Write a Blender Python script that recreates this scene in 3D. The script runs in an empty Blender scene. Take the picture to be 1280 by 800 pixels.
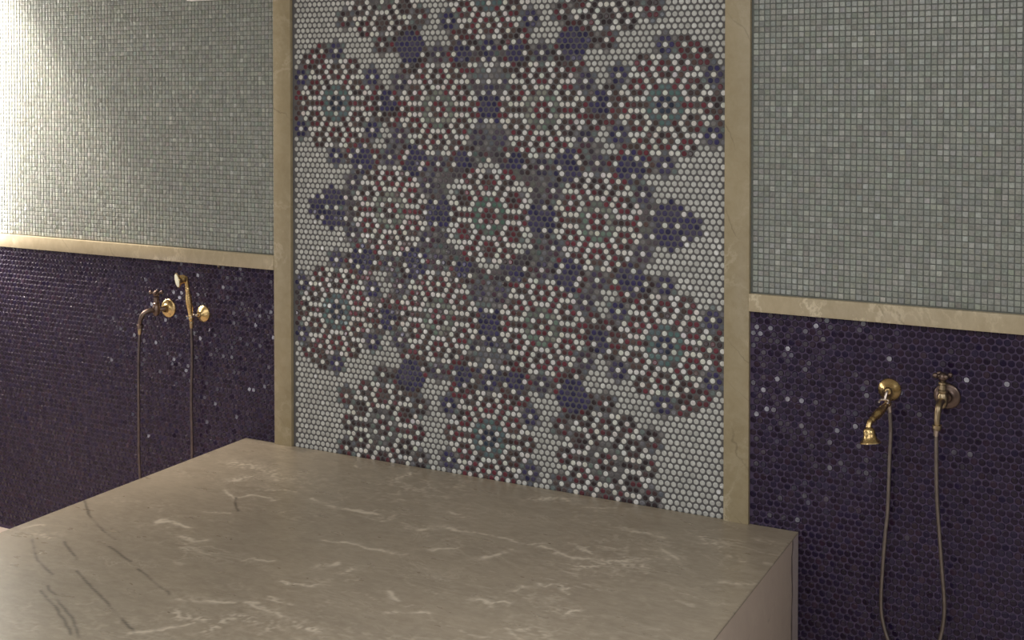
import bpy, bmesh, math
import numpy as np
from mathutils import Vector, Matrix

WHITE_VEINS = [(2,[(-2.643,-0.495),(-2.541,-0.554),(-2.522,-0.519),(-2.515,-0.498),(-2.472,-0.492),(-2.410,-0.490)]),(1,[(-2.500,-0.438),(-2.410,-0.399)]),(3,[(-2.336,-0.447),(-2.273,-0.464),(-2.200,-0.459),(-2.131,-0.450),(-2.063,-0.454)]),(5,[(-2.016,-0.473),(-2.006,-0.452)]),(2,[(-2.410,-0.078),(-2.370,-0.097)]),(6,[(-2.212,-0.187),(-2.197,-0.123),(-2.184,-0.059)]),(3,[(-2.610,-0.807),(-2.559,-0.811),(-2.493,-0.814)]),(3,[(-2.458,-0.868),(-2.397,-0.878),(-2.375,-0.860)]),(1.5,[(-2.550,-0.682),(-2.470,-0.664)]),(2,[(-2.174,-0.934),(-2.157,-0.893),(-2.109,-0.887)]),(2.5,[(-2.082,-0.720),(-1.996,-0.695),(-1.905,-0.695),(-1.820,-0.703)]),(4,[(-1.985,-0.885),(-1.953,-0.850)]),(5,[(-1.901,-0.884),(-1.898,-0.852)]),(2,[(-2.001,-0.985),(-1.941,-0.994),(-1.889,-0.978)]),(3,[(-2.170,-1.193),(-2.096,-1.170),(-2.024,-1.149)]),(4,[(-2.003,-1.127),(-1.936,-1.146),(-1.866,-1.171)]),(2,[(-1.974,-1.084),(-1.901,-1.095)]),(4,[(-1.916,-0.511),(-1.871,-0.495),(-1.832,-0.445),(-1.737,-0.468)]),(2,[(-1.737,-0.468),(-1.649,-0.458),(-1.555,-0.464),(-1.504,-0.437)]),(2.5,[(-1.501,-0.470),(-1.443,-0.486),(-1.392,-0.505),(-1.335,-0.481),(-1.278,-0.464),(-1.218,-0.420)]),(2,[(-1.443,-0.412),(-1.357,-0.454)]),(6,[(-1.342,-0.536),(-1.204,-0.457)]),(1.5,[(-1.772,-0.625),(-1.718,-0.583)]),(2.5,[(-1.490,-0.858),(-1.448,-0.863),(-1.409,-0.842)]),(2,[(-1.437,-0.775),(-1.431,-0.720)]),(1.5,[(-1.403,-0.682),(-1.342,-0.673),(-1.293,-0.694)]),(4,[(-1.715,-0.921),(-1.665,-0.960)]),(1.5,[(-1.653,-1.033),(-1.552,-0.970)]),(1.5,[(-1.253,-0.813),(-1.225,-0.793)]),(5,[(-1.713,-0.128),(-1.668,-0.105),(-1.601,-0.069)]),(1.5,[(-1.523,-0.119),(-1.442,-0.077)]),(4,[(-0.977,-0.453),(-0.943,-0.464),(-0.885,-0.428)]),(2,[(-2.929,-1.028),(-2.899,-0.990)]),(5,[(-2.858,-1.049),(-2.792,-1.043)]),(2.5,[(-2.128,-1.402),(-2.082,-1.354),(-2.040,-1.312)]),(7,[(-2.111,-1.258),(-2.057,-1.271),(-2.005,-1.284)]),(6,[(-1.975,-1.317),(-1.959,-1.209),(-1.847,-1.225)]),(5,[(-1.826,-1.190),(-1.735,-1.200)]),(9,[(-2.813,-0.269),(-2.662,-0.260),(-2.531,-0.317)]),(7,[(-2.673,-0.411),(-2.619,-0.354)]),(3,[(-1.210,-0.317),(-1.121,-0.369)]),(5,[(-1.116,-0.178),(-1.031,-0.256),(-0.964,-0.287)]),(3,[(-1.350,-0.214),(-1.219,-0.232)]),(3,[(-1.881,-0.339),(-1.782,-0.365)]),(4,[(-1.609,-0.625),(-1.558,-0.533)])]
DARK_VEINS = [[(-2.865,-0.856),(-2.707,-0.941),(-2.616,-0.979)],[(-2.591,-1.028),(-2.497,-1.065),(-2.452,-1.080)],[(-2.399,-1.109),(-2.318,-1.145),(-2.204,-1.194)],[(-2.849,-1.073),(-2.744,-1.155),(-2.689,-1.192),(-2.572,-1.243)],[(-2.734,-1.062),(-2.594,-1.135)],[(-2.534,-1.198),(-2.417,-1.255),(-2.231,-1.342),(-2.118,-1.401)],[(-2.517,-1.330),(-2.404,-1.381),(-2.328,-1.424),(-2.246,-1.478)],[(-2.525,-1.300),(-2.379,-1.378),(-2.318,-1.408),(-2.216,-1.482)],[(-2.548,-0.541),(-2.458,-0.634)],[(-2.956,-0.781),(-2.829,-0.876)]]

PI = math.pi
rng = np.random.default_rng(7)
scene = bpy.context.scene
COL = scene.collection

# ------------------------------------------------------------------ helpers
def lin(c):
    return tuple((x/12.92 if x <= 0.04045 else ((x+0.055)/1.055)**2.4) for x in [v/255 for v in c])

def link(o, parent=None):
    COL.objects.link(o)
    if parent is not None:
        o.parent = parent
    return o

def empty(name, loc, label, cat, group=None):
    o = bpy.data.objects.new(name, None)
    o.empty_display_size = 0.05
    o.location = loc
    link(o)
    o['label'] = label
    o['category'] = cat
    if group:
        o['group'] = group
    return o

def mesh_obj(name, verts, faces, mat, parent=None, smooth=False, loc=(0, 0, 0)):
    me = bpy.data.meshes.new(name)
    me.from_pydata([tuple(v) for v in verts], [], [tuple(f) for f in faces])
    me.update()
    if smooth:
        me.polygons.foreach_set('use_smooth', [True]*len(me.polygons))
    if mat:
        me.materials.append(mat)
    o = bpy.data.objects.new(name, me)
    o.location = loc
    return link(o, parent)

def bm_obj(name, bm, mat, parent=None, smooth=True, loc=(0, 0, 0), sharp=40):
    bmesh.ops.recalc_face_normals(bm, faces=bm.faces[:])
    me = bpy.data.meshes.new(name)
    bm.to_mesh(me)
    bm.free()
    if smooth:
        me.polygons.foreach_set('use_smooth', [True]*len(me.polygons))
        me.set_sharp_from_angle(angle=math.radians(sharp))
    me.materials.append(mat)
    o = bpy.data.objects.new(name, me)
    o.location = loc
    return link(o, parent)

def add_box(bm, lo, hi, bevel=0.0, seg=2):
    t = bmesh.new()
    bmesh.ops.create_cube(t, size=1)
    s = [hi[i]-lo[i] for i in range(3)]
    c = [(hi[i]+lo[i])/2 for i in range(3)]
    for v in t.verts:
        v.co = Vector((v.co[i]*s[i]+c[i] for i in range(3)))
    if bevel:
        bmesh.ops.bevel(t, geom=t.edges[:], offset=bevel, segments=seg, profile=0.6, affect='EDGES')
    tmp = bpy.data.meshes.new('tmp')
    t.to_mesh(tmp); t.free()
    bm.from_mesh(tmp)
    bpy.data.meshes.remove(tmp)

def frame_of(d):
    d = Vector(d).normalized()
    a = Vector((0, 0, 1)) if abs(d.z) < 0.9 else Vector((1, 0, 0))
    u = d.cross(a).normalized()
    w = d.cross(u).normalized()
    return d, u, w

def add_lathe(bm, origin, axis, prof, seg=28):
    """prof: list of (distance along axis, radius)"""
    d, u, w = frame_of(axis)
    o = Vector(origin)
    rings = []
    for t, r in prof:
        if r < 1e-6:
            rings.append([bm.verts.new(o+d*t)])
        else:
            rings.append([bm.verts.new(o+d*t+(u*math.cos(2*PI*k/seg)+w*math.sin(2*PI*k/seg))*r) for k in range(seg)])
    for a, b in zip(rings[:-1], rings[1:]):
        for k in range(seg):
            k2 = (k+1) % seg
            if len(a) == 1 and len(b) == 1:
                continue
            if len(a) == 1:
                bm.faces.new((a[0], b[k], b[k2]))
            elif len(b) == 1:
                bm.faces.new((a[k], a[k2], b[0]))
            else:
                bm.faces.new((a[k], a[k2], b[k2], b[k]))
    if len(rings[0]) > 1:
        bm.faces.new(rings[0])
    if len(rings[-1]) > 1:
        bm.faces.new(rings[-1])

def smooth_path(pts, n=12):
    P = [Vector(p) for p in pts]
    P = [P[0]*2-P[1]] + P + [P[-1]*2-P[-2]]
    out = []
    for i in range(1, len(P)-2):
        for k in range(n):
            t = k/n
            a, b, c, d = P[i-1], P[i], P[i+1], P[i+2]
            out.append(0.5*((2*b)+(c-a)*t+(2*a-5*b+4*c-d)*t*t+(3*b-a-3*c+d)*t**3))
    out.append(P[-2])
    return out

def add_tube(bm, pts, rad, seg=12, ribs=0.0):
    """rad: number or function of arc fraction"""
    N = len(pts)
    rings = []
    up = None
    for i, p in enumerate(pts):
        d = (pts[min(i+1, N-1)]-pts[max(i-1, 0)]).normalized()
        if up is None:
            _, u, w = frame_of(d)
        else:
            u = (up-d*up.dot(d)).normalized()
            w = d.cross(u)
        up = u
        r = rad(i/(N-1)) if callable(rad) else rad
        if ribs:
            r *= 1+ribs*(1 if i % 2 else -1)
        rings.append([bm.verts.new(p+(u*math.cos(2*PI*k/seg)+w*math.sin(2*PI*k/seg))*r) for k in range(seg)])
    for a, b in zip(rings[:-1], rings[1:]):
        for k in range(seg):
            k2 = (k+1) % seg
            bm.faces.new((a[k], a[k2], b[k2], b[k]))
    bm.faces.new(rings[0])
    bm.faces.new(rings[-1])

def add_ball(bm, c, r, seg=16):
    t = bmesh.new()
    bmesh.ops.create_uvsphere(t, u_segments=seg, v_segments=seg//2, radius=r)
    for v in t.verts:
        v.co += Vector(c)
    tmp = bpy.data.meshes.new('tmp')
    t.to_mesh(tmp); t.free(); bm.from_mesh(tmp); bpy.data.meshes.remove(tmp)

# ------------------------------------------------------------------ materials
def new_mat(name):
    m = bpy.data.materials.new(name)
    m.use_nodes = True
    nt = m.node_tree
    b = nt.nodes['Principled BSDF']
    return m, nt, b

def noise(nt, vec, scale, detail=4, rough=0.55, dist=0.0):
    n = nt.nodes.new('ShaderNodeTexNoise')
    n.inputs['Scale'].default_value = scale
    n.inputs['Detail'].default_value = detail
    n.inputs['Roughness'].default_value = rough
    n.inputs['Distortion'].default_value = dist
    if vec is not None:
        nt.links.new(vec, n.inputs['Vector'])
    return n.outputs['Fac']

def ramp(nt, fac, stops):
    r = nt.nodes.new('ShaderNodeValToRGB')
    e = r.color_ramp.elements
    while len(e) < len(stops):
        e.new(0.5)
    for el, (p, c) in zip(e, stops):
        el.position = p
        el.color = (*c[:3], 1) if len(c) >= 3 else (c[0],)*3+(1,)
    nt.links.new(fac, r.inputs['Fac'])
    return r.outputs['Color']

def mix(nt, fac, a, b, mode='MIX'):
    m = nt.nodes.new('ShaderNodeMix')
    m.data_type = 'RGBA'
    m.blend_type = mode
    for sock, val in ((m.inputs[0], fac), (m.inputs[6], a), (m.inputs[7], b)):
        if hasattr(val, 'is_output') or isinstance(val, bpy.types.NodeSocket):
            nt.links.new(val, sock)
        elif isinstance(val, (int, float)):
            sock.default_value = val
        else:
            sock.default_value = (*val[:3], 1)
    return m.outputs[2]

def math_n(nt, op, a, b=None, c=None, clamp=False):
    m = nt.nodes.new('ShaderNodeMath')
    m.operation = op
    m.use_clamp = clamp
    for i, v in enumerate((a, b, c)):
        if v is None:
            continue
        if isinstance(v, bpy.types.NodeSocket):
            nt.links.new(v, m.inputs[i])
        else:
            m.inputs[i].default_value = v
    return m.outputs[0]

def obj_coord(nt, scale=(1, 1, 1), rot=(0, 0, 0), loc=(0, 0, 0)):
    tc = nt.nodes.new('ShaderNodeTexCoord')
    mp = nt.nodes.new('ShaderNodeMapping')
    mp.inputs['Scale'].default_value = scale
    mp.inputs['Rotation'].default_value = rot
    mp.inputs['Location'].default_value = loc
    nt.links.new(tc.outputs['Object'], mp.inputs['Vector'])
    return mp.outputs['Vector']

def attr(nt, name):
    a = nt.nodes.new('ShaderNodeAttribute')
    a.attribute_name = name
    return a.outputs['Color']

def tile_material(name, rough, spec=0.5, coat=0.0, rvar=0.08, bump=0.0):
    m, nt, b = new_mat(name)
    c = attr(nt, 'tint')
    vec = obj_coord(nt)
    n = noise(nt, vec, 160, 2)
    c2 = mix(nt, ramp(nt, n, [(0.3, (0, 0, 0)), (0.7, (0.22,)*3)]), c, (0, 0, 0))
    nt.links.new(c2, b.inputs['Base Color'])
    rr = math_n(nt, 'MULTIPLY_ADD', noise(nt, vec, 55, 2), rvar*2, rough-rvar)
    nt.links.new(rr, b.inputs['Roughness'])
    b.inputs['Specular IOR Level'].default_value = spec
    b.inputs['Coat Weight'].default_value = coat
    b.inputs['Coat Roughness'].default_value = 0.06
    if bump:
        bp = nt.nodes.new('ShaderNodeBump')
        bp.inputs['Strength'].default_value = bump
        bp.inputs['Distance'].default_value = 0.002
        nt.links.new(noise(nt, vec, 90, 2), bp.inputs['Height'])
        nt.links.new(bp.outputs[0], b.inputs['Normal'])
    return m

def grout_material(name, col):
    m, nt, b = new_mat(name)
    vec = obj_coord(nt)
    n = noise(nt, vec, 120, 4)
    c = mix(nt, ramp(nt, n, [(0.3, (0, 0, 0)), (0.75, (0.5,)*3)]), col, tuple(x*0.7 for x in col))
    nt.links.new(c, b.inputs['Base Color'])
    b.inputs['Roughness'].default_value = 0.8
    return m

def marble_material(name, base, light, dark, stretch=(1, 1, 1), rot=(0, 0, 0), vein=0.6, rough=0.25, painted=False, off=(0, 0, 0)):
    m, nt, b = new_mat(name)
    vec = obj_coord(nt, stretch, rot, off)
    big = noise(nt, vec, 1.7, 5, 0.6, 0.6)
    fine = noise(nt, vec, 26, 6, 0.7, 0.4)
    c = mix(nt, ramp(nt, big, [(0.3, (0, 0, 0)), (0.72, (1, 1, 1))]), tuple(x*0.9 for x in base), tuple(min(1, x*1.1) for x in base))
    c = mix(nt, ramp(nt, fine, [(0.35, (0, 0, 0)), (0.8, (0.3,)*3)]), c, light)
    # broken white brush veins
    ridge = math_n(nt, 'ABSOLUTE', math_n(nt, 'SUBTRACT', noise(nt, vec, 3.4, 9, 0.66, 1.2 if painted else 0.25), 0.5))
    rl = ramp(nt, ridge, [(0.0, (1, 1, 1)), (0.022, (0, 0, 0))])
    mask = ramp(nt, noise(nt, vec, 2.1, 3, 0.5), [(0.47 if painted else 0.42, (0, 0, 0)), (0.62, (1, 1, 1))])
    w = mix(nt, 1.0, rl, mask, 'MULTIPLY')
    wf = math_n(nt, 'MULTIPLY', w, vein)
    c = mix(nt, wf, c, light)
    if not painted:
        # thin dark diagonal threads
        tco = nt.nodes.new('ShaderNodeTexCoord'); sx = nt.nodes.new('ShaderNodeSeparateXYZ')
        nt.links.new(tco.outputs['Object'], sx.inputs[0])
        u = math_n(nt, 'MULTIPLY_ADD', sx.outputs['X'], 1.15, sx.outputs['Z'])
        u = math_n(nt, 'MULTIPLY_ADD', noise(nt, vec, 4.0, 5, 0.55), 0.22, u)
        u = math_n(nt, 'MULTIPLY_ADD', noise(nt, vec, 1.1, 2), 0.8, u)
        fr = math_n(nt, 'FRACT', math_n(nt, 'MULTIPLY', u, 5.5))
        r2 = math_n(nt, 'ABSOLUTE', math_n(nt, 'SUBTRACT', fr, 0.5))
        d2 = mix(nt, 1.0, ramp(nt, r2, [(0.0, (1, 1, 1)), (0.022, (0, 0, 0))]), ramp(nt, noise(nt, vec, 5, 2), [(0.48, (0, 0, 0)), (0.6, (1, 1, 1))]), 'MULTIPLY')
        c = mix(nt, math_n(nt, 'MULTIPLY', d2, 0.55), c, dark)
    else:
        a = nt.nodes.new('ShaderNodeAttribute'); a.attribute_name = 'vein'
        sep = nt.nodes.new('ShaderNodeSeparateColor')
        nt.links.new(a.outputs['Color'], sep.inputs['Color'])
        c = mix(nt, sep.outputs[0], c, light)
        c = mix(nt, sep.outputs[1], c, dark)
    nt.links.new(c, b.inputs['Base Color'])
    rr = math_n(nt, 'MULTIPLY_ADD', noise(nt, vec, 9, 3), 0.16, rough-0.08)
    nt.links.new(rr, b.inputs['Roughness'])
    b.inputs['Specular IOR Level'].default_value = 0.4
    return m

def metal_material(name, col, rough, col2=None):
    m, nt, b = new_mat(name)
    vec = obj_coord(nt)
    n = noise(nt, vec, 60, 4)
    c = mix(nt, ramp(nt, n, [(0.35, (0, 0, 0)), (0.75, (1, 1, 1))]), col, col2 or tuple(x*0.6 for x in col))
    nt.links.new(c, b.inputs['Base Color'])
    b.inputs['Metallic'].default_value = 1
    rr = math_n(nt, 'MULTIPLY_ADD', n, 0.15, rough-0.07)
    nt.links.new(rr, b.inputs['Roughness'])
    return m

def plain_material(name, col, rough=0.6, nscale=8):
    m, nt, b = new_mat(name)
    vec = obj_coord(nt)
    n = noise(nt, vec, nscale, 5)
    c = mix(nt, ramp(nt, n, [(0.3, (0, 0, 0)), (0.75, (1, 1, 1))]), tuple(x*0.9 for x in col), tuple(min(1, x*1.06) for x in col))
    nt.links.new(c, b.inputs['Base Color'])
    b.inputs['Roughness'].default_value = rough
    return m

G = 2.0                     # albedo = sRGB value of the photo, linearised, times G
def alb(c, g=G):
    return tuple(min(0.9, x*g) for x in lin(c))

M_PENNY = tile_material('penny_tile_glaze', 0.18, spec=0.5)
M_BLUE = tile_material('dark_blue_tile_glaze', 0.18, spec=0.45, rvar=0.07)
M_GLASS = tile_material('pale_glass_tile', 0.26, spec=0.5, rvar=0.1)
M_GROUT_P = grout_material('grey_grout', alb((76, 75, 76)))
M_GROUT_B = grout_material('purple_grey_grout', alb((60, 50, 71)))
M_GROUT_G = grout_material('pale_grey_grout', alb((88, 91, 88)))
BASE = alb((135, 124, 108), 1.25); LIGHT = alb((176, 166, 150), 1.5); DARK = alb((74, 68, 58), 0.95)
M_BENCH = marble_material('bench_marble', BASE, LIGHT, DARK, stretch=(1, 2.2, 1), vein=0.28, rough=0.30, painted=True)
M_BSIDE = marble_material('bench_side_marble', alb((138, 126, 116), 2.7), alb((176, 165, 150)), alb((60, 52, 52)), stretch=(1, 1, 0.6), vein=0.3, rough=0.35)
M_POST = marble_material('post_marble', alb((141, 129, 103), 1.45), alb((172, 163, 142), 1.6), alb((95, 86, 66), 1.5), stretch=(1, 1, 1), vein=0.8, rough=0.35, off=(4.3, 0, 1.2))
M_RAIL = marble_material('rail_marble', alb((150, 138, 114), 1.6), alb((188, 178, 156), 1.7), alb((110, 98, 78), 1.5), stretch=(1.6, 1, 1), rot=(0, 0.5, 0), vein=0.8, rough=0.32)
M_FLOOR = marble_material('floor_marble', alb((150, 140, 132)), alb((180, 170, 160)), alb((90, 82, 76)), vein=0.5, rough=0.3)
M_PLASTER = plain_material('ceiling_plaster', (0.62, 0.6, 0.55), 0.8)
M_FARWALL = plain_material('far_wall_plaster', (0.5, 0.5, 0.48), 0.7)
M_BRASS = metal_material('antique_brass', (0.80, 0.60, 0.30), 0.26, (0.58, 0.40, 0.18))
M_BRASS_DARK = metal_material('dark_brass', (0.25, 0.185, 0.155), 0.36, (0.14, 0.10, 0.09))  # darkened brass; on the right tap the colour holds its shade
M_HOSE = metal_material('brushed_hose_metal', (0.34, 0.30, 0.28), 0.42, (0.24, 0.21, 0.20))
M_HOSE_DARK = metal_material('dark_hose_metal', (0.19, 0.16, 0.165), 0.45, (0.12, 0.10, 0.105))
M_DULL = metal_material('dull_brass', (0.52, 0.42, 0.27), 0.33, (0.34, 0.26, 0.17))
M_STEEL = metal_material('pale_brushed_metal', (0.75, 0.66, 0.60), 0.3, (0.6, 0.5, 0.45))
M_NOZZLE = plain_material('cream_spray_face', alb((215, 205, 180), 1.6), 0.4, 60)
M_WHITE = plain_material('white_lacquer', (0.85, 0.85, 0.83), 0.4)

# ------------------------------------------------------------------ tiles
def tile_field(name, centers, colors, R, h, mat, parent, seg=10, tilt=0.05, square=False, flat=0.62, facet=False):
    """centers (n,2) of x,z on the wall; one mesh with a small pillowed tile at each, facing -Y.  y0 = wall surface"""
    n = len(centers)
    if square:
        base = np.array([(-1, -1), (1, -1), (1, 1), (-1, 1)], float)
        levels = [(1.0, 0.0), (0.97, 0.75), (0.80, 1.0)]
    else:
        a = np.arange(seg)*2*PI/seg+PI/seg
        base = np.stack([np.cos(a), np.sin(a)], 1)
        levels = [(1.0, 0.0), (0.93, 0.62), (flat, 1.0)]
    S = len(base); L = len(levels)
    loc = np.zeros((L*S, 3))
    for i, (r, t) in enumerate(levels):
        loc[i*S:(i+1)*S, 0] = base[:, 0]*R*r
        loc[i*S:(i+1)*S, 2] = base[:, 1]*R*r
        loc[i*S:(i+1)*S, 1] = -h*t
    ax = rng.normal(0, tilt, (n, 2))
    V = np.repeat(loc[None], n, 0)
    # small random tilt of every tile about its centre
    V[:, :, 1] += V[:, :, 0]*ax[:, :1] + V[:, :, 2]*ax[:, 1:]
    V[:, :, 0] += centers[:, :1]
    V[:, :, 2] += centers[:, 1:]
    V = V.reshape(-1, 3)
    quads = []
    for i in range(L-1):
        for k in range(S):
            k2 = (k+1) % S
            quads.append((i*S+k, i*S+k2, (i+1)*S+k2, (i+1)*S+k))
    quads = np.array(quads)
    cap = np.arange((L-1)*S, L*S)
    off = (np.arange(n)*L*S)
    Q = (quads[None]+off[:, None, None]).reshape(-1)
    Cc = (cap[None]+off[:, None]).reshape(-1)
    nq = len(quads)*n
    me = bpy.data.meshes.new(name)
    me.vertices.add(len(V)); me.vertices.foreach_set('co', V.ravel().astype(np.float32))
    loops = np.concatenate([Q, Cc]).astype(np.int32)
    me.loops.add(len(loops)); me.loops.foreach_set('vertex_index', loops)
    start = np.concatenate([np.arange(nq)*4, nq*4+np.arange(n)*S]).astype(np.int32)
    me.polygons.add(nq+n)
    me.polygons.foreach_set('loop_start', start)
    me.update(calc_edges=True)
    me.validate()
    sm = np.ones(len(me.polygons), bool)
    sm[nq:] = not facet
    me.polygons.foreach_set('use_smooth', sm)
    at = me.attributes.new('tint', 'FLOAT_COLOR', 'POINT')
    c4 = np.ones((n, 4)); c4[:, :3] = colors
    at.data.foreach_set('color', np.repeat(c4, L*S, 0).ravel().astype(np.float32))
    me.materials.append(mat)
    o = bpy.data.objects.new(name, me)
    return link(o, parent)

P = 0.020635; QR = 0.018579          # horizontal pitch / row pitch of the penny tiles
CX, CZ = -1.9227, 1.8529-0.4116      # tile at the heart of the middle rosette
CAM_Z = 1.853
BENCH_Z = 1.853-1.2904
RAIL_LO, RAIL_HI = 1.853-0.6512, 1.853-0.5989
CEIL = 2.80
XL_POST = (-2.8112, -2.7341); XR_POST = (-1.1096, -1.0326)
BX0, BX1, BY = -2.956, -0.8853, -2.20

# ---- mosaic design: which tile is which colour (hexagonal lattice, h = 2x) ----
W_, M_, T_, N_, C_, D_, S_ = 'WMTNCDS'
PAT = {(0, 0): W_, (1, 0): C_, (2, 0): T_, (2, 1): W_, (3, 0): M_, (3, 1): T_, (4, 0): M_, (4, 1): W_, (4, 2): W_,
       (5, 0): M_, (5, 1): W_, (5, 2): M_, (6, 0): M_, (6, 1): W_, (6, 2): M_, (6, 3): 'F', (7, 0): W_, (7, 1): M_, (7, 2): W_, (7, 3): M_,
       (8, 0): M_, (8, 1): M_, (8, 2): W_, (8, 3): W_, (8, 4): S_,
       (9, 3): S_, (9, 4): N_, (10, 4): N_, (10, 5): W_, (11, 5): N_, (11, 4): S_, (12, 6): S_}
ROS = []
def ros(h, r, kind, arcs):
    ROS.append((h, r, kind, arcs))
# arcs: directions in degrees (0 right, 60 upper right ...) where the rosette reaches out further
ros(0, 0, 'center', ())
for s in (1, -1):                      # mirrored left / right
    f = (lambda L: L) if s > 0 else (lambda L: tuple((180-a) % 360 for a in L))
    ros(19*s, -19, 'green', f((0, 60, 120, 240, 300)))
    ros(38*s, 0, 'green', f((60, 120, 180, 240, 300)))
    ros(19*s, 19, 'green', f((0, 60, 120, 240, 300)))
    ros(60*s, -20, 'blue', f((0, 60, 180, 240)))
    ros(60*s, 20, 'blue', f((0, 300, 180, 120)))
    ros(41*s, -41, 'grey', f((240,)))
    ros(41*s, 41, 'grey', f((120,)))
ros(0, -40, 'blue', (240, 300))
ros(0, 40, 'blue', (60, 120))
ARCU = {}
for a in range(0, 360, 60):
    ARCU[a] = (math.cos(math.radians(a)), math.sin(math.radians(a)))

def hexkey(h, r):
    q = (h-r)//2
    c = sorted((abs(q), abs(r), abs(q+r)))
    return c[2], c[0]

def hexdist(h, r):
    return hexkey(h, r)[0]

MAROON = [(92, 40, 50), (80, 36, 44), (70, 40, 44), (62, 50, 48), (74, 58, 56), (52, 40, 42)]
def pick(pal, p=None):
    return pal[rng.choice(len(pal), p=p)]
def tile_color(code, kind, depth):
    if code == W_:
        v = rng.normal(0, 5)
        return tuple(np.clip(np.array((176, 176, 172))+v+rng.normal(0, 2, 3), 0, 255))
    if code in (M_, C_) and not (code == C_ and kind == 'blue'):
        if kind == 'grey' or depth:
            return pick([(50, 38, 42), (62, 46, 48), (44, 36, 40), (80, 40, 48), (72, 62, 62)])
        return pick(MAROON, [.25, .22, .18, .13, .1, .12])
    if code == C_:
        return pick([(40, 42, 72), (34, 40, 58), (44, 54, 70)])
    if code == T_:
        if kind == 'blue':
            return pick([(76, 98, 98), (68, 92, 92), (74, 90, 96)])
        if kind == 'center':
            return pick([(74, 98, 88), (80, 90, 84), (64, 90, 80)])
        if kind == 'green':
            return pick([(98, 104, 96), (84, 92, 86), (110, 112, 104), (88, 106, 96)])
        return pick([(84, 82, 84), (92, 92, 92), (74, 72, 76), (86, 96, 92)])
    if code == N_:
        if kind in ('blue', 'navy'):
            return pick([(46, 42, 80), (52, 48, 78), (38, 36, 66), (60, 56, 80)])
        return pick([(60, 54, 78), (66, 46, 58), (56, 50, 66), (70, 62, 74), (48, 44, 64)])
    if code == S_:
        return pick([(92, 92, 98), (80, 84, 92), (100, 98, 98), (86, 96, 96)])
    return pick([(60, 54, 62), (70, 64, 72), (78, 72, 76), (52, 46, 54), (56, 54, 74), (84, 86, 82), (68, 82, 80), (76, 52, 58)],
                [.17, .17, .15, .14, .15, .08, .07, .07])

def side_motif(u, r):
    """navy leaf beside the middle row, u = distance right of its rosette"""
    r = abs(r)
    if r == 0:
        return {9: S_, 10: D_, 11: W_, 12: 'V', 13: W_, 14: 'V', 15: 'V', 16: 'V'}.get(u)
    if r == 1:
        return ('D' if u < 9 else 'V') if 7.5 <= u <= 16.5 else None
    if r == 2:
        return {8: D_, 9: W_, 14: W_}.get(u, 'V' if 8 <= u <= 15 else None)
    if r == 3:
        return ('D' if u < 10 else 'V') if 8.5 <= u <= 13.5 else None
    if r == 4:
        return 'V' if u == 12 else None
    return None

OVER = {}
for sgn in (1, -1):
    for x in (-1.5, -1, -0.5, 0, 0.5, 1, 1.5):
        for r in range(16, 22):
            if (int(x*2)-r) % 2 == 0:
                OVER[(int(x*2), -r*sgn)] = 'V' if r > 16 else S_
    for x, r in ((1, 28), (.5, 27), (2.5, 27), (0, 26), (0, 24), (2, 24), (1, 22), (.5, 17)):
        for sx in (1, -1):
            OVER[(int(2*x*sx), -r*sgn)] = W_
    for x, r in ((0, 11), (1, 11), (2, 12), (0, 12), (1, 13), (0, 14), (2, 14)):
        for sx in (1, -1):
            if (int(2*x)-r) % 2 == 0:
                OVER[(int(2*x*sx), -r*sgn)] = S_
    for r in range(22, 30):
        for h in range(-5, 6):
            if (h-r) % 2 == 0:
                OVER.setdefault((h, -r*sgn), S_ if r in (24, 25, 26, 27) else (D_ if abs(h) > 2 else 'V'))
for x, r in ((3.5, 11), (6.5, 9), (0, 10)):
    for sx in (1, -1):
        for sy in (1, -1):
            OVER[(int(2*x*sx), r*sy)] = W_
OVER[(0, 0)] = 'M'
# navy clusters midway between neighbouring rosettes (x, row, radius)
MID = []
for sx in (1, -1):
    MID += [(9.6*sx, 0, 2.5)]
    for sy in (1, -1):
        MID += [(14.0*sx, 9.6*sy, 2.5), (24.6*sx, 9.6*sy, 2.4), (19.4*sx, 20.2*sy, 1.9), (4.75*sx, 29.3*sy, 1.8), (15.0*sx, 30.2*sy, 2.6), (4.9*sx, 10.0*sy, 1.7)]

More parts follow.
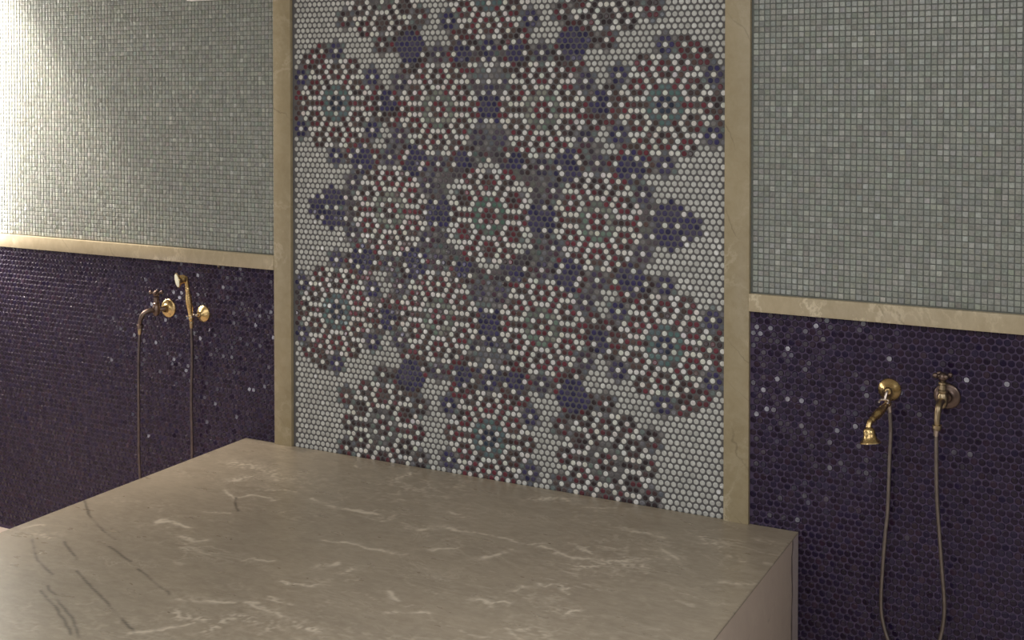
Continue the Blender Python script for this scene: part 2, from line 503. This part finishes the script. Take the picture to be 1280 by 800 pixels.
def design(h, r):
    if (h, r) in OVER:
        c = OVER[(h, r)]
        return ('N', 'navy') if c == 'V' else (c, 'center')
    if abs(h) > 38 and abs(r) <= 4:
        s = side_motif((abs(h)-38)/2, r)
        if s:
            return ('N', 'navy') if s == 'V' else (s, 'green')
    x, y = h/2, r*0.866
    ds = sorted(((x-H/2)**2+((r-R)*0.866)**2, i) for i, (H, R, k, a) in enumerate(ROS))
    d2, i = ds[0]
    H, R, kind, arcs = ROS[i]
    hh, rr = h-H, r-R
    key = hexkey(hh, rr)
    d = math.sqrt(d2)
    second = math.sqrt(ds[1][0])
    j = ds[1][1]
    core = {'center', 'green'}
    kj = ROS[j][2]
    pair_in = (kind in core and kj in core and second < 11.7) or second < 10.4
    in_mid = any((x-mx)**2+(y-my*0.866)**2 < mr*mr for mx, my, mr in MID)
    if d > 6.8 and arcs:
        ux, uy = hh/2, -rr*0.866
        for a in arcs:
            cx, cy = ARCU[a]
            al = ux*cx+uy*cy
            pe = -ux*cy+uy*cx
            for (A, B) in ((9, 0), (9, 1.732), (9, -1.732)):
                q2 = (al-A)**2+(pe-B)**2
                if q2 < 0.1 and (B != 0 or kind == 'blue') and kind != 'grey':
                    return W_, kind
                if q2 < 1.1 and key[0] >= 8 and PAT.get(key) != W_:
                    return ('N', 'navy') if in_mid else (M_, 'grey' if rng.random() < 0.5 else 'green')
    if key in PAT and (key[0] <= 7 or (kind != 'center' or key[0] <= 8) or key == (10, 5)):
        c = PAT[key]
        if c == 'F':
            if kind == 'center' or (kind == 'grey' and rng.random() < 0.75):
                c = M_
            else:
                c = W_
        if in_mid and c != W_:
            return ('N', 'navy')
        # only W of ring 8 that the plain ground shares
        if kind == 'grey' and c in (N_, S_):
            c = M_ if c == N_ else S_
        return c, kind
    if in_mid:
        return 'N', 'navy'
    if pair_in:
        return D_, 'gap'
    return None, None

XI0, XI1 = XL_POST[1], XR_POST[0]
ZP0 = BENCH_Z+0.004
cs, cols = [], []
for r in range(-75, 49):
    z = CZ-r*QR
    if z < BENCH_Z-0.0075 or z > CEIL-0.01:
        continue
    for h in range(-84, 85):
        if (h-r) % 2:
            continue
        x = CX+h/2*P
        if x < XI0+0.008 or x > XI1-0.008:
            continue
        code, kind = design(h, r)
        if code is None:
            code, kind = W_, 'ground'
            c = np.array((156, 157, 154))+rng.normal(0, 6)
        else:
            depth = kind not in (None, 'ground', 'gap') and code == M_ and rng.random() < 0.15
            c = tile_color(code, kind, depth)
            if code != W_:
                c = np.array(c, float); c = c*0.9+c.mean()*0.1
        cs.append((x, z)); cols.append(alb(c))

# ------------------------------------------------------------------ the setting
def struct(o):
    o['kind'] = 'structure'
    return o

def box_struct(name, lo, hi, mat, bevel=0.0, parent=None):
    bm = bmesh.new()
    add_box(bm, lo, hi, bevel)
    return struct(bm_obj(name, bm, mat, parent))

RX0, RX1, RY0 = -5.6, 1.8, -5.2
wall = box_struct('wall_back', (RX0, 0.0, 0.0), (RX1, 0.12, CEIL), M_GROUT_G)
box_struct('wall_left', (RX0-0.12, RY0, 0.0), (RX0, 0.12, CEIL), M_FARWALL)
box_struct('wall_right', (RX1, RY0, 0.0), (RX1+0.12, 0.12, CEIL), M_FARWALL)
box_struct('wall_front', (RX0-0.12, RY0-0.12, 0.0), (RX1+0.12, RY0, CEIL), M_FARWALL)
box_struct('floor', (RX0-0.12, RY0-0.12, -0.1), (RX1+0.12, 0.12, 0.0), M_FLOOR)
box_struct('ceiling', (RX0-0.12, RY0-0.12, CEIL), (RX1+0.12, 0.12, CEIL+0.1), M_PLASTER)

# marble posts and rails
PD = 0.018
box_struct('trim_1', (XL_POST[0], -PD, BENCH_Z), (XL_POST[1], 0.0, CEIL), M_POST, 0.0012)
box_struct('trim_2', (XR_POST[0], -PD, BENCH_Z), (XR_POST[1], 0.0, CEIL), M_POST, 0.0012)
box_struct('trim_3', (RX0, -0.022, RAIL_LO), (XL_POST[0], 0.0, RAIL_HI), M_RAIL, 0.002)
box_struct('trim_4', (XR_POST[1], -0.022, RAIL_LO), (RX1, 0.0, RAIL_HI), M_RAIL, 0.002)

def blue_side(x0, x1):
    c, k = [], []
    n0 = int((x0-CX)/P)-2
    for r in range(-5, 90):
        z = RAIL_LO-0.010-(r+5)*QR
        if z < 0.012:
            continue
        for i in range(int((x1-x0)/P)+3):
            x = x0+0.010+i*P+(r % 2)*P/2
            if x > x1-0.009:
                continue
            c.append((x, z))
            b = rng.choice(3, p=[.62, .26, .12])
            base = [(27, 17, 36), (26, 18, 42), (34, 20, 37)][b]
            k.append(alb(np.clip(np.array(base)+rng.normal(0, 3), 0, 255)))
    return np.array(c), np.array(k)

def glass_side(x0, x1, z0, z1):
    p = 0.0168
    nx = int((x1-x0)/p); nz = int((z1-z0)/p)
    X, Z = np.meshgrid(x0+p*(np.arange(nx)+.5)+(x1-x0-nx*p)/2, z0+0.002+p*(np.arange(nz)+.5))
    c = np.stack([X.ravel(), Z.ravel()], 1)
    n = len(c)
    base = np.array((118, 121, 116))[None]+rng.normal(0, 4.5, (n, 1))+rng.normal(0, 1.2, (n, 3))
    lucky = rng.random(n) < 0.05
    base[lucky] += 16
    k = np.array([alb(b) for b in np.clip(base, 0, 255)])
    return c, k

for (x0, x1) in ((RX0, XL_POST[0]), (XR_POST[1], RX1)):
    xx1 = x1 if x1 > 0 else x1
    # grout beds, then the tiles
    bm = bmesh.new(); add_box(bm, (x0, -0.003, 0.0), (x1, 0.0, RAIL_LO))
    struct(bm_obj('grout_bed', bm, M_GROUT_B, wall))
    c, k = blue_side(x0, x1)
    o = struct(tile_field('penny_tiling', c, k, P*0.47, 0.0032, M_BLUE, wall, seg=12, tilt=0.085, flat=0.74, facet=True))
    o.location.y = -0.0025
    c, k = glass_side(x0, x1, RAIL_HI, CEIL)
    o = struct(tile_field('glass_mosaic_tiling', c, k, 0.0072, 0.0022, M_GLASS, wall, tilt=0.045, square=True, facet=True))
    o.location.y = -0.0002

# ------------------------------------------------------------------ rosette mosaic panel
panel = empty('mosaic_panel', ((XI0+XI1)/2, 0, BENCH_Z), 'tall white mosaic panel with maroon, navy and teal flower rosettes between marble posts', 'mosaic')
ox = (XI0+XI1)/2
bm = bmesh.new(); add_box(bm, (XI0-ox, -0.003, 0.0005), (XI1-ox, -0.0001, CEIL-BENCH_Z))
bm_obj('grout_bed', bm, M_GROUT_P, panel)
cc = np.array(cs); cc[:, 0] -= ox; cc[:, 1] -= BENCH_Z
tf = tile_field('penny_tiles', cc, np.array(cols), P*0.415, 0.003, M_PENNY, panel, seg=12, tilt=0.06, flat=0.7, facet=True)
tf.location.y = -0.0025

# ------------------------------------------------------------------ marble bench
def vnoise(X, Y, seed):
    r = np.random.default_rng(seed)
    T = r.random((256, 256))
    xi = np.floor(X).astype(int); yi = np.floor(Y).astype(int)
    fx = X-xi; fy = Y-yi
    fx = fx*fx*(3-2*fx); fy = fy*fy*(3-2*fy)
    g = lambda a, b: T[a % 256, b % 256]
    return (g(xi, yi)*(1-fx)*(1-fy)+g(xi+1, yi)*fx*(1-fy)+g(xi, yi+1)*(1-fx)*fy+g(xi+1, yi+1)*fx*fy)
def fbm(X, Y, seed, o=4):
    s = 0; a = 0.5
    for i in range(o):
        s = s+a*vnoise(X*2**i, Y*2**i, seed+i); a *= 0.5
    return s/(1-0.5**o)
def seg_dist(X, Y, pts):
    best = np.full(X.shape, 9.0)
    for (ax, ay), (bx, by) in zip(pts[:-1], pts[1:]):
        dx, dy = bx-ax, by-ay
        t = np.clip(((X-ax)*dx+(Y-ay)*dy)/(dx*dx+dy*dy+1e-9), 0, 1)
        best = np.minimum(best, np.hypot(X-ax-t*dx, Y-ay-t*dy))
    return best

bench = empty('marble_bench', ((BX0+BX1)/2, 0, 0), 'wide low bench clad in polished grey-beige veined marble, in front of the flower mosaic', 'bench')
bcx = (BX0+BX1)/2
SLAB = 0.004
def bench_top():
    b = 0.0022
    xs = np.concatenate([[BX0, BX0+b*0.35, BX0+b], np.linspace(BX0+0.008, BX1-0.008, 480), [BX1-b, BX1-b*0.35, BX1]])
    ys = np.concatenate([[BY, BY+b*0.35, BY+b], np.linspace(BY+0.008, -0.014, 400), [-0.0065]])
    X, Y = np.meshgrid(xs, ys)
    def drop(d):
        d = np.clip(d/b, 0, 1)
        return b*(1-np.sqrt(np.clip(1-(1-d)**2, 0, 1)))
    Zz = BENCH_Z-np.maximum(np.maximum(drop(X-BX0), drop(BX1-X)), drop(Y-BY))
    nx, ny = len(xs), len(ys)
    V = np.stack([X.ravel()-bcx, Y.ravel(), Zz.ravel()], 1)
    idx = np.arange(nx*ny).reshape(ny, nx)
    F = np.stack([idx[:-1, :-1], idx[:-1, 1:], idx[1:, 1:], idx[1:, :-1]], -1).reshape(-1, 4)
    # vein field
    wx = X+0.05*(fbm(X*9, Y*9, 3)-.5)+0.02*(fbm(X*40, Y*40, 31)-.5)
    wy = Y+0.07*(fbm(X*7, Y*14, 11)-.5)+0.03*(fbm(X*40, Y*40, 51)-.5)
    white = np.zeros(X.shape)
    brk = fbm(X*30, Y*55, 77)
    brk2 = fbm(X*95, Y*120, 91)
    for w, pts in WHITE_VEINS:
        hw = 0.0021*w
        d = seg_dist(wx, wy, pts)
        core = np.exp(-(d/hw)**2)
        halo = np.exp(-(d/(hw*3.2))**2)*0.35
        if w >= 5:
            core *= np.clip((brk2-.42)*5, 0, 1)
            halo *= np.clip((brk2-.35)*4, 0, 1)
        white = np.maximum(white, np.clip(core*np.clip((brk-.28)*4.5, 0, 1)+halo*np.clip((brk2-.4)*4, 0, 1), 0, 1))
    # fine scattered brush marks along the wall direction
    rid = 1-np.abs(fbm(X*6+2.5*wy, Y*16, 131, 5)-.5)*2
    speck = np.clip((rid-.955)*24, 0, 1)*np.clip((fbm(X*3, Y*5, 151)-.48)*6, 0, 1)
    speck *= np.clip((X+2.75)*3, 0, 1)
    mott = np.clip((fbm(X*60, Y*90, 171, 3)-.56)*5, 0, 1)*np.clip((fbm(X*4, Y*7, 181)-.45)*4, 0, 1)
    white = np.clip(white*0.85+speck*0.5+mott*0.32, 0, 0.9)
    dark = np.zeros(X.shape)
    dx = X+0.010*(fbm(X*22, Y*22, 201)-.5); dy = Y+0.012*(fbm(X*22, Y*22, 221)-.5)
    for pts in DARK_VEINS:
        d = seg_dist(dx, dy, pts)
        dark = np.maximum(dark, np.exp(-(d/0.0030)**2)*np.clip((fbm(X*18, Y*18, 241)-.25)*4, 0.15, 1))
    dark *= 0.95
    o = mesh_obj('top_slab', [], [], None)
    me = o.data
    # close the slab: skirt and underside
    per = np.concatenate([idx[0, :], idx[1:, -1], idx[-1, -2::-1], idx[-2:0:-1, 0]])
    low = V[per].copy(); low[:, 2] = BENCH_Z-SLAB
    n0 = len(V)
    V2 = np.concatenate([V, low])
    m = len(per); j = np.arange(m); j2 = (j+1) % m
    sk = np.stack([per[j], n0+j, n0+j2, per[j2]], -1)
    loops = np.concatenate([F.ravel(), sk.ravel(), (n0+np.arange(m))[::-1]]).astype(np.int32)
    nf = len(F)+len(sk)
    me.vertices.add(len(V2)); me.vertices.foreach_set('co', V2.ravel().astype(np.float32))
    me.loops.add(len(loops)); me.loops.foreach_set('vertex_index', loops)
    me.polygons.add(nf+1)
    me.polygons.foreach_set('loop_start', np.concatenate([np.arange(nf)*4, [nf*4]]).astype(np.int32))
    me.update(calc_edges=True)
    me.polygons.foreach_set('use_smooth', np.ones(nf+1, bool))
    me.set_sharp_from_angle(angle=math.radians(50))
    at = me.attributes.new('vein', 'FLOAT_COLOR', 'POINT')
    c4 = np.zeros((len(V2), 4)); c4[:, 3] = 1
    c4[:n0, 0] = white.ravel(); c4[:n0, 1] = dark.ravel()
    at.data.foreach_set('color', c4.ravel().astype(np.float32))
    me.materials.append(M_BENCH)
    o.parent = bench
    return o
bench_top()
# side and front cladding panels; the right one has a paler strip and a dark vein next to the wall
def clad(name, lo, hi, mat):
    bm = bmesh.new(); add_box(bm, lo, hi, 0.0008)
    return bm_obj(name, bm, mat, bench)
m, nt, b = M_BSIDE, M_BSIDE.node_tree, M_BSIDE.node_tree.nodes['Principled BSDF']
src = b.inputs['Base Color'].links[0].from_socket
tc = nt.nodes.new('ShaderNodeTexCoord'); sp = nt.nodes.new('ShaderNodeSeparateXYZ')
nt.links.new(tc.outputs['Object'], sp.inputs[0])
wob = noise(nt, tc.outputs['Object'], 9, 3)
yy = math_n(nt, 'MULTIPLY_ADD', wob, 0.05, sp.outputs['Y'])          # wavy distance from the wall
band = math_n(nt, 'GREATER_THAN', yy, -0.042)
c = mix(nt, math_n(nt, 'MULTIPLY', band, 0.6), src, alb((150, 142, 148)))
dv = math_n(nt, 'LESS_THAN', math_n(nt, 'ABSOLUTE', math_n(nt, 'ADD', yy, 0.048)), 0.007)
c = mix(nt, math_n(nt, 'MULTIPLY', dv, 0.75), c, alb((70, 56, 58)))
nt.links.new(c, b.inputs['Base Color'])
TH = 0.025
for sgn, x in ((1, BX1-bcx), (-1, BX0-bcx)):
    clad('side_panel', (min(x, x-sgn*TH), BY, 0.0), (max(x, x-sgn*TH), -0.0065, BENCH_Z-SLAB), M_BSIDE)
clad('front_panel', (BX0-bcx+TH, BY, 0.0), (BX1-bcx-TH, BY+TH, BENCH_Z-SLAB), M_BSIDE)

# ------------------------------------------------------------------ shower fittings
def wall_flange_prof(R):
    return [(0.0, R), (0.004, R), (0.0065, R*0.97), (0.0085, R*0.88), (0.0095, R*0.78), (0.0095, R*0.66), (0.0125, R*0.50), (0.016, R*0.40), (0.024, R*0.36)]

def make_tap(loc, body_d, spout_pts, label, mats, hang):
    """wall tap: flange, horizontal body, upright stem with cross handle, down-curved spout with hose union"""
    t = empty('shower_tap', loc, label, 'tap', 'wall taps of the two shower sets')
    mf, mb = mats
    bm = bmesh.new()
    add_lathe(bm, (0, -0.004, 0), (0, -1, 0), wall_flange_prof(0.036))
    bm_obj('wall_flange', bm, mf, t)
    bx = spout_pts[0]
    bm = bmesh.new()
    add_tube(bm, [Vector((0, -0.018, 0)), Vector((bx[0]*0.5, -0.034, 0)), Vector(bx)], 0.0085, 16)
    add_lathe(bm, (bx[0], bx[1], -0.026), (0, 0, 1), [(0, 0.004), (0.003, 0.009), (0.008, 0.012), (0.02, 0.0145), (0.034, 0.0145), (0.042, 0.011), (0.046, 0.013), (0.05, 0.013), (0.053, 0.0095), (0.066, 0.0085), (0.068, 0.011), (0.073, 0.011), (0.075, 0.006), (0.08, 0.006)], 20)
    body = bm_obj('valve_body', bm, mb, t)
    # cross handle
    bm = bmesh.new()
    hc = Vector((bx[0], bx[1], 0.062))
    add_lathe(bm, hc-Vector((0, 0, 0.012)), (0, 0, 1), [(0, 0.006), (0.003, 0.0105), (0.009, 0.0130), (0.016, 0.0115), (0.022, 0.007), (0.025, 0.0)], 18)
    for k in range(4):
        a = PI/4*0.7+k*PI/2
        e = hc+Vector((math.cos(a)*0.021, math.sin(a)*0.021, 0.004))
        add_tube(bm, [hc, hc.lerp(e, 0.5), e], lambda s: 0.0052-0.0012*s, 10)
        add_ball(bm, e, 0.0076, 12)
    bm_obj('cross_handle', bm, M_BRASS_DARK, t)
    # spout
    bm = bmesh.new()
    pth = smooth_path(spout_pts, 10)
    add_tube(bm, pth, lambda s: 0.0100-0.002*s, 16)
    e = pth[-1]
    add_lathe(bm, e+Vector((0, 0, 0.002)), (0, 0, -1), [(0, 0.0085), (0.002, 0.0125), (0.011, 0.0125), (0.013, 0.0105), (0.015, 0.0105), (0.017, 0.0085)], 18)
    bm_obj('spout', bm, mb, t)
    return t

def make_hook(loc, tip, label):
    """round wall rosette with a forked cradle"""
    t = empty('shower_hook', loc, label, 'shower holder', 'wall cradles for the hand showers')
    bm = bmesh.new()
    add_lathe(bm, (0, -0.004, 0), (0, -1, 0), [(0, 0.032), (0.004, 0.032), (0.006, 0.0305), (0.014, 0.022), (0.022, 0.012), (0.026, 0.010), (0.03, 0.0085), (0.032, 0.0)])
    bm_obj('wall_flange', bm, M_BRASS, t)
    bm = bmesh.new()
    tip = Vector(tip)
    back = tip+Vector((0, 0.012, 0.004))
    add_tube(bm, smooth_path([(0, -0.026, 0.001), (tip.x*0.4, -0.038, -0.001), back], 6), 0.0042, 10)
    for s in (-1, 1):
        add_tube(bm, smooth_path([back, back+Vector((s*0.010, -0.004, 0.0)), tip+Vector((s*0.0135, 0.0, 0.0)), tip+Vector((s*0.0115, -0.011, 0.001))], 6), lambda q: 0.0038-0.001*q, 10)
    bm_obj('cradle_fork', bm, M_STEEL, t)
    return t

def make_hand_shower(tail, top, neck, face_dir, label, head_len):
    """tail: hose end of handle, top: upper end of handle, neck: bend where the bell starts"""
    t = empty('hand_shower', tail, label, 'hand shower', 'brass hand showers')
    tail, top, neck = Vector(tail), Vector(top), Vector(neck)
    O = tail
    d = (top-tail)
    L = d.length
    bm = bmesh.new()
    add_lathe(bm, (0, 0, 0), d, [(-0.004, 0.0055), (0, 0.0075), (0.004, 0.0095), (0.010, 0.0095), (0.013, 0.0075), (L*0.25, 0.0095), (L*0.5, 0.0122), (L*0.72, 0.0122), (L*0.86, 0.0085), (L*0.9, 0.0095), (L*0.95, 0.0095), (L, 0.007)], 20)
    bm_obj('handle', bm, M_BRASS, t)
    fd = Vector(face_dir).normalized()
    bm = bmesh.new()
    elbow = smooth_path([top-O, (top-O)+d.normalized()*0.006, (neck-O), (neck-O)+fd*0.006], 6)
    add_tube(bm, elbow, 0.0078, 14)
    add_lathe(bm, (neck-O), fd, [(0.0, 0.0085), (0.004, 0.0135), (0.010, 0.0165), (0.016, 0.0165), (head_len*0.55, 0.0165), (head_len*0.75, 0.0195), (head_len*0.92, 0.0255), (head_len, 0.0285), (head_len+0.003, 0.0285), (head_len+0.003, 0.026)], 28)
    bell = bm_obj('shower_bell', bm, M_BRASS, t)
    bm = bmesh.new()
    add_lathe(bm, (neck-O)+fd*(head_len+0.0015), fd, [(0, 0.0255), (0.0018, 0.0252), (0.003, 0.018), (0.0034, 0.0)], 28)
    bm_obj('spray_face', bm, M_NOZZLE, bell)
    return t

def make_hose(pts, label, mat=None):
    P3 = [Vector(p) for p in pts]
    t = empty('shower_hose', P3[0], label, 'hose', 'flexible metal shower hoses')
    Q = smooth_path([p-P3[0] for p in P3], 26)
    bm = bmesh.new()
    add_tube(bm, Q, 0.0056, 12, ribs=0.06)
    bm_obj('flexible_hose', bm, mat or M_HOSE, t)
    for a, b_ in ((Q[0], Q[3]), (Q[-1], Q[-4])):
        bm = bmesh.new()
        add_lathe(bm, a, b_-a, [(-0.002, 0.007), (0.0, 0.0085), (0.008, 0.0085), (0.010, 0.0075), (0.022, 0.0065), (0.024, 0.0055)], 16)
        bm_obj('hose_nut', bm, M_DULL if mat else M_STEEL, t)
    return t

# left set (tap to the left, cradle and upright hand shower to the right)
make_tap((-3.3345, 0, 1.0165), 0.05, [(-0.0215, -0.050, -0.004), (-0.030, -0.075, -0.001), (-0.042, -0.097, -0.012), (-0.051, -0.105, -0.040), (-0.052, -0.105, -0.052)],
         'dark brass wall tap with cross handle, left of the upright hand shower', (M_BRASS, M_BRASS_DARK), None)
make_hook((-3.160, 0, 1.010), (-0.0155, -0.055, -0.004), 'round brass wall cradle holding the upright hand shower on the left wall')
make_hand_shower((-3.1755, -0.055, 0.992), (-3.1778, -0.072, 1.118), (-3.1790, -0.078, 1.153), (-0.479, -0.85, -0.155),
                 'upright brass hand shower with pale spray face turned outward, under the left marble rail', 0.032)
make_hose([(-3.3865, -0.105, 0.950), (-3.392, -0.105, 0.88), (-3.396, -0.104, 0.80), (-3.401, -0.100, 0.60), (-3.402, -0.098, 0.44), (-3.392, -0.092, 0.31), (-3.350, -0.08, 0.225), (-3.290, -0.066, 0.20), (-3.232, -0.05, 0.235), (-3.202, -0.036, 0.33), (-3.198, -0.030, 0.49), (-3.1944, -0.036, 0.683), (-3.182, -0.044, 0.844), (-3.1765, -0.052, 0.945), (-3.1755, -0.054, 0.985)],
          'dark thin shower hose hanging on the left wall, disappearing behind the bench', M_HOSE_DARK)

# right set (cradle left with hand shower hanging head down, tap to the right)
make_hook((-0.6285, 0, 1.012), (-0.0050, -0.060, -0.024), 'round brass wall cradle right of the mosaic, holding the drooping hand shower')
make_hand_shower((-0.6235, -0.046, 0.985), (-0.6535, -0.142, 0.952), (-0.6565, -0.155, 0.938), (0.16, -0.16, -1),
                 'brass hand shower with bell head pointing down, right of the mosaic', 0.040)
make_tap((-0.474, 0, 1.012), 0.05, [(-0.006, -0.050, -0.004), (-0.008, -0.078, -0.003), (-0.010, -0.099, -0.014), (-0.0115, -0.105, -0.040), (-0.012, -0.105, -0.058)],
         'shade-darkened brass wall tap with cross handle on the blue tiles at the far right', (M_BRASS_DARK, M_DULL), None)
make_hose([(-0.4870, -0.105, 0.947), (-0.4877, -0.105, 0.935), (-0.4879, -0.100, 0.864), (-0.4872, -0.09, 0.754), (-0.4812, -0.08, 0.645), (-0.4744, -0.07, 0.535), (-0.4705, -0.06, 0.4615), (-0.4723, -0.055, 0.408), (-0.4834, -0.05, 0.346), (-0.510, -0.046, 0.285), (-0.553, -0.042, 0.262), (-0.597, -0.038, 0.270), (-0.6225, -0.035, 0.3106), (-0.6395, -0.031, 0.364), (-0.6441, -0.03, 0.4226), (-0.639, -0.03, 0.527), (-0.6338, -0.03, 0.602), (-0.6272, -0.03, 0.677), (-0.6222, -0.034, 0.826), (-0.6185, -0.04, 0.901), (-0.6215, -0.044, 0.965), (-0.6233, -0.0455, 0.981)],
          'metal shower hose hanging in a long loop on the dark tiles right of the bench')

# white wall unit whose lower edge just shows at the top of the picture
wu = empty('wall_vent', (-3.07, 0, 2.197), 'white wall grille at the top edge above the left showers, only its lower rim visible', 'vent')
bm = bmesh.new()
for lo, hi in (((-0.143, -0.03, 0.0), (0.10, -0.003, 0.022)), ((-0.143, -0.03, 0.188), (0.10, -0.003, 0.21)), ((-0.143, -0.03, 0.022), (-0.121, -0.003, 0.188)), ((0.078, -0.03, 0.022), (0.10, -0.003, 0.188))):
    add_box(bm, lo, hi, 0.002)
bm_obj('vent_frame', bm, M_WHITE, wu)
bm = bmesh.new()
add_box(bm, (-0.121, -0.008, 0.022), (0.078, -0.003, 0.188))
for k in range(9):
    z = 0.031+k*0.0183
    add_box(bm, (-0.121, -0.024, z), (0.078, -0.010, z+0.004), 0.001)
bm_obj('vent_louvres', bm, M_WHITE, wu)

# ------------------------------------------------------------------ camera
cam = bpy.data.cameras.new('camera')
cam.sensor_fit = 'HORIZONTAL'
cam.sensor_width = 36
cam.lens = 1504.8*36/1280
cam.shift_y = -(400-145.95)/1280
cam.clip_start = 0.05
co = bpy.data.objects.new('camera', cam)
co.location = (0, -3.5, CAM_Z)
co.rotation_euler = (PI/2-0.020638, 0, 0.483372)
link(co)
scene.camera = co

# ------------------------------------------------------------------ light
def lamp(name, kind, loc, power, col=(1, 0.93, 0.82), size=0.05, target=None, **kw):
    l = bpy.data.lights.new(name, kind)
    l.energy = power
    l.color = col
    if kind == 'AREA':
        l.shape = 'RECTANGLE'
        l.size = size[0]; l.size_y = size[1]
    else:
        l.shadow_soft_size = size
    for k, v in kw.items():
        setattr(l, k, v)
    o = bpy.data.objects.new(name, l)
    o.location = loc
    if target is not None:
        o.rotation_euler = (Vector(target)-Vector(loc)).to_track_quat('-Z', 'Y').to_euler()
    return link(o)

WARM = (0.98, 0.985, 0.98)
lamp('unseen_area_light', 'AREA', (-1.5, -2.6, CEIL-0.03), 31, col=WARM, size=(2.6, 2.0), target=(-1.5, -2.6, 0))
lamp('unseen_area_light', 'AREA', (-0.6, -4.6, CEIL-0.25), 29, col=WARM, size=(3.0, 1.0), target=(-1.6, 0, 0.9))  # unseen fill added behind the camera, facing the tiled wall
lamp('unseen_area_light', 'AREA', (1.45, -2.0, 2.45), 13, col=WARM, size=(0.8, 0.8), target=(-1.0, -1.2, 0.4))  # fill added from the right to lift the bench side
# bright lamp on the wall beyond the left edge of the picture
lamp('wall_washer', 'AREA', (-4.54, -0.15, 1.80), 20, col=(1, 0.93, 0.84), size=(0.08, 1.2), target=(-4.3, 0.0, 1.80))
lamp('down_spot', 'SPOT', (-4.60, -0.28, CEIL-0.05), 230, col=(1, 0.87, 0.74), size=0.04, target=(-4.60, -0.28, 0), spot_size=math.radians(96), spot_blend=0.45)
lamp('down_spot', 'SPOT', (-0.75, -1.35, CEIL-0.05), 55, col=WARM, size=0.12, target=(-0.85, -1.35, 0), spot_size=math.radians(56), spot_blend=1.0)  # unseen spot added to brighten the right end of the bench
# unseen low point lights, added to make the glazed tiles sparkle
lamp('glint_light', 'POINT', (-3.46, -2.0, 0.88), 5.0, col=(1, 0.96, 0.97), size=0.08)
lamp('glint_light', 'POINT', (-4.67, -2.0, 0.55), 8, col=(1, 0.96, 1), size=0.08)
lamp('glint_light', 'POINT', (-1.45, -2.0, 0.75), 6.5, col=(1, 0.96, 1), size=0.07)

w = bpy.data.worlds.new('world')
scene.world = w
w.use_nodes = True
w.node_tree.nodes['Background'].inputs[0].default_value = (0.9, 0.92, 1, 1)
w.node_tree.nodes['Background'].inputs[1].default_value = 0.05

scene.view_settings.view_transform = 'Standard'
scene.view_settings.look = 'None'
scene.view_settings.exposure = -0.12
